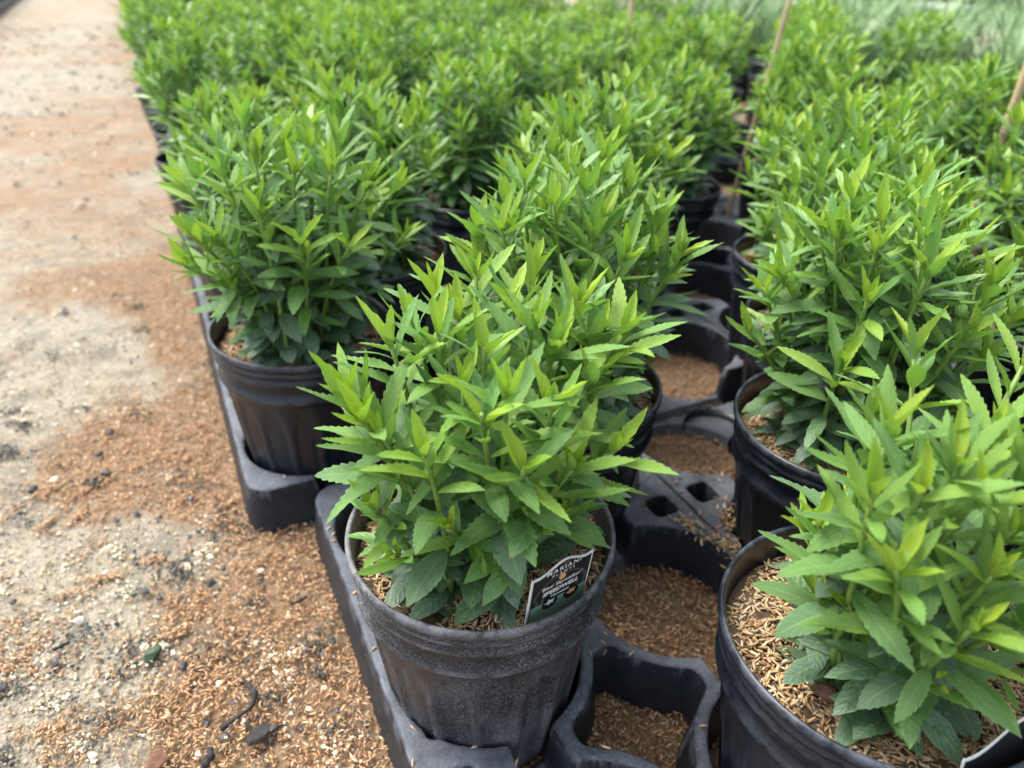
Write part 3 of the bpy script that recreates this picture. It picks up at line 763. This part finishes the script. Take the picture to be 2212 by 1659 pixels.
def make_tag(P0, P1, PT, label, text=True):
    """P0, P1: where its left and right sides meet the rim, PT: upper left corner"""
    P0, P1, PT = map(np.array, (P0, P1, PT))
    ex = norm(P1-P0); ez = norm(np.cross(ex, PT-P0)); ey = np.cross(ez, ex)
    Wd = np.linalg.norm(P1-P0); Hd = np.dot(PT-P0, ey); sk = np.dot(PT-P0, ex)
    t = empty('plant_tag', P0)
    m_ = np.eye(4); m_[:3, 0], m_[:3, 1], m_[:3, 2], m_[:3, 3] = ex, ey, ez, P0
    t.matrix_world = mat4(m_)
    tag(t, label, 'plant tag')
    H = Hd
    def outline(ins):
        top = [(x, H+Wd*(.17*math.exp(-((x/Wd-.52)/.26)**2))+(.05*Wd*max(0, (x/Wd-.82)/.18)**2)+(.03*Wd*max(0, (.18-x/Wd)/.18)**2)) for x in np.linspace(ins, Wd-ins, 22)]
        bot = -.030
        return [(ins, bot+ins), (Wd-ins, bot+ins)]+[(x, y-ins*1.1) for x, y in reversed(top)]
    obj('border', slab(outline(0), .0006), M['white'], t)
    e = .0013
    face = obj('printed_face', slab(outline(e), .0002), M['tag_black'], t); face.location = (0, 0, .00035)
    if not text: return t
    z = .0006
    def strip(name, poly, mat, zz):
        o = obj(name, slab(poly, .00005), mat, face); o.location = (0, 0, zz-.00035)
    for q in range(5):      # faint grey arcs and bars
        R_ = Wd*(.16+.11*q); w_ = Wd*.045; th = np.linspace(0, math.pi, 15)
        c0 = (Wd*.5, H*.30)
        R_ = min(R_, Wd*.46)
        if q in (1, 3):
            R_ = Wd*(.26 if q == 1 else .40)
            strip('grey_arc', [(c0[0]+(R_+w_)*math.cos(a), c0[1]+(R_+w_)*.8*math.sin(a)) for a in th]+[(c0[0]+R_*math.cos(a), c0[1]+R_*.8*math.sin(a)) for a in th[::-1]], M['tag_grey'], z)
    for q in (.10, .20, .78, .88):
        strip('grey_bar', [(Wd*q, -.008), (Wd*(q+.05), -.008), (Wd*(q+.05), H*.28), (Wd*q, H*.28)], M['tag_grey'], z)
    strip('green_band', [(e*1.2, -.028), (Wd-e*1.2, -.028), (Wd-e*1.2, H*.10), (e*1.2, H*.10)], M['tag_green'], z+.00006)
    for q in (.36, .72):
        c0 = (Wd*q, H*.0); a = np.linspace(0, 2*math.pi, 20)[:-1]
        strip('picture_disc', [(c0[0]+Wd*.13*math.cos(t_), c0[1]+Wd*.13*math.sin(t_)) for t_ in a], M['tag_black'], z+.00012)
        a = np.linspace(0, 2*math.pi, 11)[:-1]
        strip('picture_mark', [(c0[0]+Wd*(.09 if i % 2 else .045)*math.cos(t_), c0[1]+.012*Wd+Wd*(.07 if i % 2 else .035)*math.sin(t_)) for i, t_ in enumerate(a)], M['white'] if q < .5 else M['tag_orange'], z+.00018)
    a = np.linspace(0, 2*math.pi, 20)[:-1]
    strip('orange_dot', [(Wd*.5+Wd*.055*math.cos(t_), H*.755+Wd*.06*math.sin(t_)) for t_ in a], M['tag_orange'], z+.00012)
    strip('red_leaf', [(Wd*.47, H*1.12), (Wd*.5, H*1.15), (Wd*.515, H*1.24), (Wd*.485, H*1.2)], M['tag_red'], z+.00012)
    strip('teal_leaf', [(Wd*.52, H*1.13), (Wd*.56, H*1.16), (Wd*.585, H*1.27), (Wd*.545, H*1.22)], M['tag_teal'], z+.00012)
    for txt, y, size, sh, bo, sc in (('MARIANI', 1.0, .115, 0, .0015, 1.3), ('PLANTS', .875, .07, 0, .001, 1.7), ("'Blue Skywalker'", .54, .098, .2, .0012, 1.05), ('SPEEDWELL', .335, .112, .15, .004, 1.0), ('Veronica', .185, .085, .2, .001, 1.0)):
        me = font_mesh(txt, size*Wd, sh, bo*Wd, sc); me.materials.append(M['white'])
        xsz = [v.co.x for v in me.vertices]; wid = max(xsz)-min(xsz)
        o = obj('lettering', me, None, face); f_ = min(1, .82*Wd/wid); o.scale = (f_, f_, 1); o.location = (Wd*.5, H*y, z+.00026-.00035)
    return t
P0, P1 = at(1138, 1325, .176), at(1266, 1256, .176)
cA = np.array(NEAR['A'])
PT = at(1153, 1259, .176+.026)
make_tag(P0, P1, PT, 'black printed plant tag with white edge standing inside the dusty pot rim')
Q0, Q1 = at(2075, 1668, .176), at(2300, 1560, .176)
make_tag(Q0, Q1, at(2080, 1650, .181), 'white-edged plant tag at the rim of the pot with the bark chunk', False)

# moulded lettering on the rim of the front tray
u0, v0 = trays[0][2], trays[0][3]
tl = font_mesh('MADE FROM RECYCLED PLASTIC', .0065, 0, 0, 1.05); tl.materials.append(M['tray'])
o = obj('moulded_lettering', tl, None, NEART[(0, 0)])
o.location = (MARG+2*PITCHT-.012, TW-.0100, .0488); o.rotation_euler = (0, 0, 0); o.scale = (.62, .62, 1)
md = o.modifiers.new('relief', 'SOLIDIFY'); md.thickness = .0005; md.offset = 0

# ------------------------------------------------------------------ loose hulls and sand grains on the ground
hr = np.random.default_rng(9)
n = 460000
px = hr.uniform(-1.15, .75, n); py = hr.uniform(.12, 1.45, n)
d = np.hypot(px, py); mk = hullmask(px, py)
inview = (np.abs(px) < py*.86+.16)
dens = np.clip(1.3-d/1.15, .10, 1)*.60
u_, v_ = touv(px, py); inbed = v_ > np.where(u_ > .54, 0, .05)
dens = np.where(inbed & (u_ > .75), dens*.15, dens)
prob = np.clip((mk-.20)/.55, 0, 1)**1.5
prob = np.where(mk < .42, np.maximum(prob, .05), prob)
keep = inview & (hr.uniform(0, 1, n) < prob*dens)
allp = np.array([(p[4], p[5]) for p in pots]+list(NEAR.values()))
for a, b in allp[np.hypot(allp[:, 0], allp[:, 1]) < 1.7]: keep &= np.hypot(px-a, py-b) > .062
px, py, d = px[keep], py[keep], d[keep]
pz = hr.uniform(0, .0045, len(px))+(fbm(px, py, .05, 4)-.4)*.006
sx_, sy_ = [], []
for q in range(70):
    cx_, cy_ = at(hr.uniform(-20, 560), hr.uniform(760, 1655), 0)[:2]; an = hr.normal(.9, .5); nn_ = int(hr.integers(12, 75)); ln = hr.uniform(.006, .028)
    a_ = hr.normal(0, ln, nn_); b_ = hr.normal(0, ln*.28, nn_)+a_*a_*8
    sx_.append(cx_+a_*math.cos(an)-b_*math.sin(an)); sy_.append(cy_+a_*math.sin(an)+b_*math.cos(an))
px = np.concatenate([px]+sx_); py = np.concatenate([py]+sy_); pz = np.concatenate([pz, hr.uniform(.0006, .004, len(px)-len(pz))])
V, F, C = hulls(np.stack([px, py, np.maximum(pz, .0004)], -1), hr, HULLC, L=(.0042, .0090), tilt=.30)
print('hulls', len(px))
tag(obj('rice_hull_litter', mesh_np('rice_hull_litter', V, F, attrs={'col': C}), M['hull']), 'brown rice hull litter covering the ground between trays and path', 'hull litter', kind='stuff')
n = 110000
px = hr.uniform(-1.2, .1, n); py = hr.uniform(.14, 1.4, n); mk = hullmask(px, py); d = np.hypot(px, py)
keep = (np.abs(px) < py*.86+.16) & (hr.uniform(0, 1, n) < np.clip(1.1-mk*1.25, .13, 1)*np.clip(1.3-d, .08, 1)*.85)
px, py = px[keep], py[keep]; n0 = len(px); sx_, sy_ = [px], [py]
for q in range(75):
    cx_, cy_ = at(hr.uniform(-20, 760), hr.uniform(640, 1655), 0)[:2]; nn_ = int(hr.integers(15, 110)); ln = hr.uniform(.003, .011)
    sx_.append(cx_+hr.normal(0, ln*1.5, nn_)); sy_.append(cy_+hr.normal(0, ln, nn_))
for q in range(300):      # crumbs further down the path
    u1, v1 = hr.uniform(.7, 5.5), hr.uniform(-.72, .0); cx_, cy_ = uvw(u1, v1); nn_ = int(hr.integers(1, 24)); ln = hr.uniform(.004, .030)
    sx_.append(cx_+hr.normal(0, ln*1.6, nn_)); sy_.append(cy_+hr.normal(0, ln, nn_))
px, py = np.concatenate(sx_), np.concatenate(sy_); n = len(px)
sz = hr.lognormal(math.log(.0021), .38, n)*np.clip(np.hypot(px, py)/1.1, 1, 2.4)
B = np.array([[-.5, 0, 0], [.5, 0, 0], [0, .5, 0], [0, -.5, 0], [0, 0, .35], [0, 0, -.35]])
V = (B[None]+hr.normal(0, .12, (n, 6, 3)))*sz[:, None, None]
az = hr.uniform(0, 6.28, n); x, y = V[..., 0]*np.cos(az)[:, None]-V[..., 1]*np.sin(az)[:, None], V[..., 0]*np.sin(az)[:, None]+V[..., 1]*np.cos(az)[:, None]
V = np.stack([x+px[:, None], y+py[:, None], V[..., 2]+.0008], -1).reshape(-1, 3)
T3 = np.array([[0, 4, 3], [0, 2, 4], [1, 3, 4], [1, 4, 2], [0, 3, 5], [0, 5, 2], [1, 5, 3], [1, 2, 5]])
GC = np.array([(.52, .46, .32), (.66, .61, .48), (.42, .35, .23), (.50, .38, .19), (.28, .24, .17), (.07, .065, .065)])
C = GC[hr.choice(6, n, p=[.3, .24, .2, .12, .09, .05])]; C[n0:] = np.where((np.floor(px[n0:]*31+np.floor(py[n0:]*27)*7) % 3 == 0)[:, None], np.array([(.50, .44, .32)]), np.array([(.045, .05, .045)]))*hr.uniform(.5, 1.9, (n-n0, 1)); C = np.clip(C, 0, .8); lift = np.where(np.arange(n) >= n0, hr.uniform(.0005, .0055, n), .0008)
V.reshape(n, 6, 3)[..., 2] += (lift-.0008)[:, None]
print('grains', n)
tag(obj('sand_grains', mesh_np('sand_grains', V, (T3[None]+(np.arange(n)*6)[:, None, None]).reshape(-1, 3), False, attrs={'col': np.repeat(C, 6, 0)}), M['grain']),
    'pale coarse sand grains scattered on the path', 'sand', kind='stuff')
# hulls caught on the tray rims right of the tagged pot
pp = []
tv = np.empty(len(TRAY_FINE.vertices)*3, np.float32); TRAY_FINE.vertices.foreach_get('co', tv); tv = tv.reshape(-1, 3); tv = tv[tv[:, 2] > .0482]
for (b_, c_), nn_ in (((0, 0), 90), ((0, 1), 130), ((1, 0), 40), ((1, 1), 90)):
    u1, v1 = [(t[2], t[3]) for t in trays if t[0] == b_ and t[1] == c_][0]
    for p in tv[hr.integers(0, len(tv), nn_)]:
        x1, y1 = uvw(u1+p[0], v1+TW-p[1]); pp.append((x1, y1, p[2]+.0012))
for (x0, y0, x1, y1, nn_, sg) in ((1560, 1090, 1600, 1210, 90, .006), (1470, 1120, 1530, 1160, 60, .006), (1530, 1150, 1640, 1240, 50, .004), (1290, 1380, 1300, 1420, 3, .004)):
    for q in range(nn_):
        t_ = hr.uniform(); p = at(x0+(x1-x0)*t_, y0+(y1-y0)*t_, .050); pp.append((p[0]+hr.normal(0, sg), p[1]+hr.normal(0, sg), .050+abs(hr.normal(0, .002))))
V, F, C = hulls(np.array(pp), hr, STRAW, tilt=.4, fine=True)
tag(obj('hull_scraps', mesh_np('hull_scraps', V, F, attrs={'col': C}), M['hull']), 'straw coloured hulls caught on the meeting tray rims', 'hull litter', kind='stuff')

# ------------------------------------------------------------------ stone chips, pebbles, twigs
import bmesh
def rock(name, loc, size, mat, seed, flatz=.5, rz=None):
    r = random.Random(seed); bm = bmesh.new(); bmesh.ops.create_icosphere(bm, subdivisions=2, radius=.5)
    cuts = [(Vector((r.gauss(0, 1), r.gauss(0, 1), r.gauss(0, 1))).normalized(), r.uniform(.28, .40)) for _ in range(7)]
    for v in bm.verts:
        for nrm_, dd in cuts:
            q = v.co.dot(nrm_)
            if q > dd: v.co -= nrm_*(q-dd)
        v.co = Vector((v.co.x*size*r.uniform(.97, 1.03), v.co.y*size*.68, v.co.z*size*flatz))
    me = bpy.data.meshes.new(name); bm.to_mesh(me); bm.free(); me.materials.append(mat)
    o = obj(name, me); o.location = loc; o.rotation_euler = (r.uniform(-.2, .2), r.uniform(-.2, .2), r.uniform(0, 6.28) if rz is None else rz); return o
chips = [(510, 105, 36), (460, 205, 34), (490, 295, 44), (150, 370, 46), (270, 255, 26), (885, 410, 34), (630, 480, 30), (540, 515, 26), (730, 500, 26), (920, 565, 28), (735, 870, 34), (60, 890, 38), (850, 1190, 46), (255, 1170, 46),
         (1040, 1510, 44), (960, 1450, 36), (1270, 1475, 46), (15, 1280, 40), (1245, 535, 28), (1030, 100, 20), (1200, 795, 36), (1085, 1350, 28), (1165, 1320, 30), (330, 330, 24), (880, 590, 26), (1395, 1480, 30), (1560, 1390, 26), (1490, 1135, 30), (640, 1240, 0)]
for i, (x, y, s) in enumerate(chips):
    if not s: continue
    p = at(.4668*x, 885+.4668*y, .004); size = s*.4668*np.linalg.norm(p-[0, 0, CAM_H])/FPX
    o = rock('stone_chip', p, size*1.15, M['chip'], i, .45)
    tag(o, 'small flat dark grey stone chip lying on the hull strewn path', 'stone chip', 'dark stone chips on the path')
p = at(.4668*720, 885+.4668*1630, .005); tag(rock('bark_chip', p, .022, M['bark'], 90, .3), 'largest reddish brown flat bark chip on the path at the sandy edge', 'bark chip')
p = at(.4668*1195, 885+.4668*1500, .005); tag(rock('bark_chip', p, .021, M['twig'], 91, .35, .9), 'elongated charred black bark chip among the hulls beside the front tray', 'bark chip')
p = at(.4668*710, 885+.4668*1125, .006); tag(rock('moss_clump', p, .018, M['shrub'], 92, .6), 'small dark green mossy clump on the path', 'moss')
for i, (x, y, s) in enumerate([(1500, 1290, 34), (1200, 745, 40), (1345, 1345, 32), (1430, 1385, 32), (665, 1105, 40), (920, 1600, 42), (1010, 1270, 34), (250, 325, 36), (1130, 1440, 28), (370, 975, 44), (430, 1600, 40), (955, 1410, 30)]):
    p = at(.4668*x, 885+.4668*y, .003); size = s*.4668*np.linalg.norm(p-[0, 0, CAM_H])/FPX
    tag(rock('pebble', p, size, M['pebble'], 50+i, .6), 'small pale cream pebble lying on the hull strewn path', 'pebble', 'pale pebbles on the path')
def stick(name, pix, rads, z, mat, label, cat):
    P = np.array([at(.4668*x, 885+.4668*y, z+dz) for x, y, dz in pix])
    tt = np.linspace(0, len(P)-1, 4*len(P)); Pi = np.stack([np.interp(tt, range(len(P)), P[:, c_]) for c_ in range(3)], -1)
    Pi[1:-1] = (Pi[:-2]+2*Pi[1:-1]+Pi[2:])/4
    rr = np.interp(tt, range(len(P)), rads)*(1+.25*np.sin(tt*7))
    V, Q, T3 = tube(Pi, rr, 7); return tag(obj(name, mesh_np(name, V, [Q, T3]), mat), label, cat)
stick('twig', [(1120, 1240, .002), (1150, 1275, .004), (1180, 1310, .005), (1165, 1375, .004), (1085, 1430, .003), (1020, 1480, .001)], [.0008, .0015, .0026, .0016, .0016, .0022], .002, M['twig'], 'crooked black twig lying on the brown hulls', 'twig')
stick('twig', [(970, 1565, .004), (975, 1600, .005), (950, 1640, .003), (930, 1675, .001)], [.0015, .003, .003, .002], .002, M['twig'], 'short curled black strip of bark lying below the crooked twig', 'twig')
stick('twig', [(245, 1110, .002), (280, 1095, .004), (320, 1075, .002)], [.0014, .0018, .001], .001, M['twig'], 'short straight black twig lying on pale sand', 'twig')
stick('twig', [(1345, 900, .002), (1385, 885, .003), (1420, 865, .002)], [.0012, .0016, .001], .001, M['twig'], 'thin dark twig beside the handle of the front tray', 'twig')
# bark chunk in the shiny pot
q = at(1785, 1495, .166); tag(rock('bark_chunk', q, .017, M['bark'], 77, .55, 2.6), 'reddish brown bark chunk on straw hull mulch in the pot', 'bark chunk')
# broken pot foot between the trays
a = np.linspace(-.3, 3.9, 26); c0 = at(1535, 945, .0); V, Fq = [], []
for t_ in a:
    for rr, zz_ in ((.032, .0), (.034, .020), (.0325, .021), (.0305, .001)): V.append((c0[0]+rr*math.cos(t_-.9), c0[1]+rr*.9*math.sin(t_-.9), zz_))
Fq = [[k_*4+s, k_*4+(s+1) % 4, (k_+1)*4+(s+1) % 4, (k_+1)*4+s] for k_ in range(25) for s in range(4)]
tag(obj('pot_shard', mesh_np('pot_shard', np.array(V), np.array(Fq)), M['pot']), 'curved black plastic pot shard lying on hulls between two trays', 'pot shard')

# ------------------------------------------------------------------ bamboo canes
def cane(p0, lean, label, r0=.0042, L=.75):
    p0 = np.array(p0); pts = [p0+np.array([lean[0], lean[1], 1.])*t_ for t_ in np.linspace(0, L, 25)]
    rad = [r0*(1.18 if i % 6 == 0 else 1) for i in range(25)]
    V, Q, T3 = tube(pts, rad, 8); return tag(obj('bamboo_cane', mesh_np('bamboo_cane', V, [Q, T3]), M['bamboo']), label, 'cane', 'bamboo canes in the bed')
def cane_px(x, y, z, lean, label, r0=.0042):
    q = at(x, y, z); cane((q[0]-lean[0]*z, q[1]-lean[1]*z, 0), lean, label, r0)
cane_px(1672, 120, .33, (.10, .0), 'leaning bamboo cane standing in the bed beside a thin black wire', .0042)
cane_px(1362, 35, .335, (.06, .0), 'bamboo cane farthest back in the bed', .007)
cane_px(2206, 185, .350, (.0, .0), 'bamboo cane standing near the grass clumps on the bed side', .0052)
q0 = at(1600, 60, .33)
V, Q, T3 = tube([q0+(-.10, 0, -.33), q0, q0+(.08, 0, .13), q0+(.17, .02, .22)], .0022, 6)
tag(obj('irrigation_wire', mesh_np('irrigation_wire', V, [Q, T3]), M['wire']), 'thin black irrigation wire rising beside the leaning bamboo cane', 'wire')

# ------------------------------------------------------------------ grass clumps beyond the bed
def grass_mesh(seed, nb=120, H=.31):
    r = np.random.default_rng(seed); Vs, Fs, o = [], [], 0
    for i in range(nb):
        a = r.uniform(0, 6.28); b = np.array([r.normal(0, .022), r.normal(0, .022), .155]); L = H*r.uniform(.55, 1.05); lean = r.uniform(.15, .75); wd = r.uniform(.0016, .003)
        t_ = np.linspace(0, 1, 6); rad = lean*L*t_**1.7; zz_ = L*(t_-.35*lean*t_**2.4)
        dirv = np.array([math.cos(a), math.sin(a)]); sv = np.array([-dirv[1], dirv[0]])
        c_ = b+np.stack([rad*dirv[0], rad*dirv[1], zz_], -1); ww = wd*(1-t_**2*.95)
        V = np.concatenate([c_+np.stack([sv[0]*ww, sv[1]*ww, 0*ww], -1), c_-np.stack([sv[0]*ww, sv[1]*ww, 0*ww], -1)])
        Fs.append(np.array([[k_, k_+1, k_+7, k_+6] for k_ in range(5)])+o); Vs.append(V); o += 12
    return mesh_np('blades', np.concatenate(Vs), np.concatenate(Fs))
GM = [grass_mesh(s) for s in (1, 2, 3)]
gr = np.random.default_rng(31)
for cc in range(4):
    for rr_ in range(12):
        u = .15+rr_*.24+gr.normal(0, .02)+(.12 if cc % 2 else 0); v = 1.80+cc*.24+gr.normal(0, .02)
        x, y = uvw(u, v)
        if y < .1 or math.hypot(x, y) < .7: continue
        p = empty('grass_clump', (x, y, 0), (0, 0, gr.uniform(0, 6.28)), gr.uniform(.9, 1.1))
        b = obj('pot', POT['low'][0], None, p); obj('rim', POT['low'][1], None, b); obj('soil', SOILM, None, p)
        tag(obj('blades', GM[int(gr.integers(3))], M['blade'], p), kind='stuff')
        tag(p, 'pale green potted grass clump beyond the speedwell bed', 'grass', 'grass clumps beyond the bed')
# trays and plants on the far side of the path
for q in range(7):
    u = 4.4+q*.625
    tray_obj(u, -.74-TW, TRAY_LOW, 'black pot tray across the path from the speedwell bed', 'trays across the path')
    for c_ in range(4):
        o = copy_tree(PF[(q+c_) % 4]); x, y = uvw(u+MARG+c_*PITCHT, -.74-MARGV-(c_ % 2)*PV); o.location = (x, y, 0); o.rotation_euler = (0, 0, q*1.3+c_)
        tag(o, 'potted green plant across the path from the speedwell bed', 'potted plant', 'plants across the path')
# lawn, white pipe and dark shrubs far behind
lx = [uvw(2.0, 5.9), uvw(9, 5.9), uvw(9, 13), uvw(2.0, 13)]
me = bpy.data.meshes.new('lawn'); me.from_pydata([(*p, .006) for p in lx], [], [[0, 3, 2, 1]]); me.update()
tag(obj('lawn', me, M['lawn']), 'strip of lawn beyond the nursery beds', 'lawn', kind='structure')
a_, b_ = at(1975, 12, .03), at(2110, 22, .03)
V, Q, T3 = tube([a_, a_*.7+b_*.3, a_*.3+b_*.7, b_], .03, 10); tag(obj('irrigation_pipe', mesh_np('pipe', V, [Q, T3]), M['pvc']), 'white irrigation pipe lying on the far lawn', 'pipe')
def shrub_mesh(seed, R_=.55, n=1500):
    r = np.random.default_rng(seed); P = r.normal(0, 1, (n, 3)); P /= np.linalg.norm(P, axis=1)[:, None]
    lob = 1+.28*np.sin(P[:, 0]*5+seed)*np.cos(P[:, 1]*4)+.2*np.sin(P[:, 2]*7)
    P = P*(R_*r.uniform(.55, 1, n)**.5*lob)[:, None]*[1, 1, 1.1]+[0, 0, R_*1.05]
    P[:, 2] = np.maximum(P[:, 2], .03)
    A = r.normal(0, 1, (n, 2, 3)); A /= np.linalg.norm(A, axis=2)[..., None]; s = r.uniform(.03, .06, n)[:, None]
    V = np.stack([P-A[:, 0]*s, P+A[:, 1]*s*.5, P+A[:, 0]*s, P-A[:, 1]*s*.5], 1).reshape(-1, 3)
    return mesh_np('crown', V, np.arange(n*4).reshape(-1, 4), False)
SM = [shrub_mesh(s) for s in (1, 2)]
V, Q, T3 = tube([(0, 0, -.02), (.01, 0, .25), (0, .02, .5)], [.03, .022, .012], 7); TRK = mesh_np('trunk', V, [Q, T3])
for i, (x, y) in enumerate([(1810, 14), (1850, 2), (1985, -4), (2065, 2), (2130, 8), (2195, 14), (2290, 12), (2370, 14)]):
    q = at(x, y, 0); q = q/np.linalg.norm(q[:2])*9.6 if np.linalg.norm(q[:2]) > 12 else q
    p = empty('dark_shrub', (q[0], q[1], 0), (0, 0, i*1.1), .9+.12*(i % 3))
    tag(obj('crown', SM[i % 2], M['shrub'], p), kind='stuff'); obj('trunk', TRK, M['twig'], p)
    tag(p, 'dark leafy shrub standing on the far lawn', 'shrub', 'dark shrubs on the far lawn')
print('objects', len(bpy.data.objects))
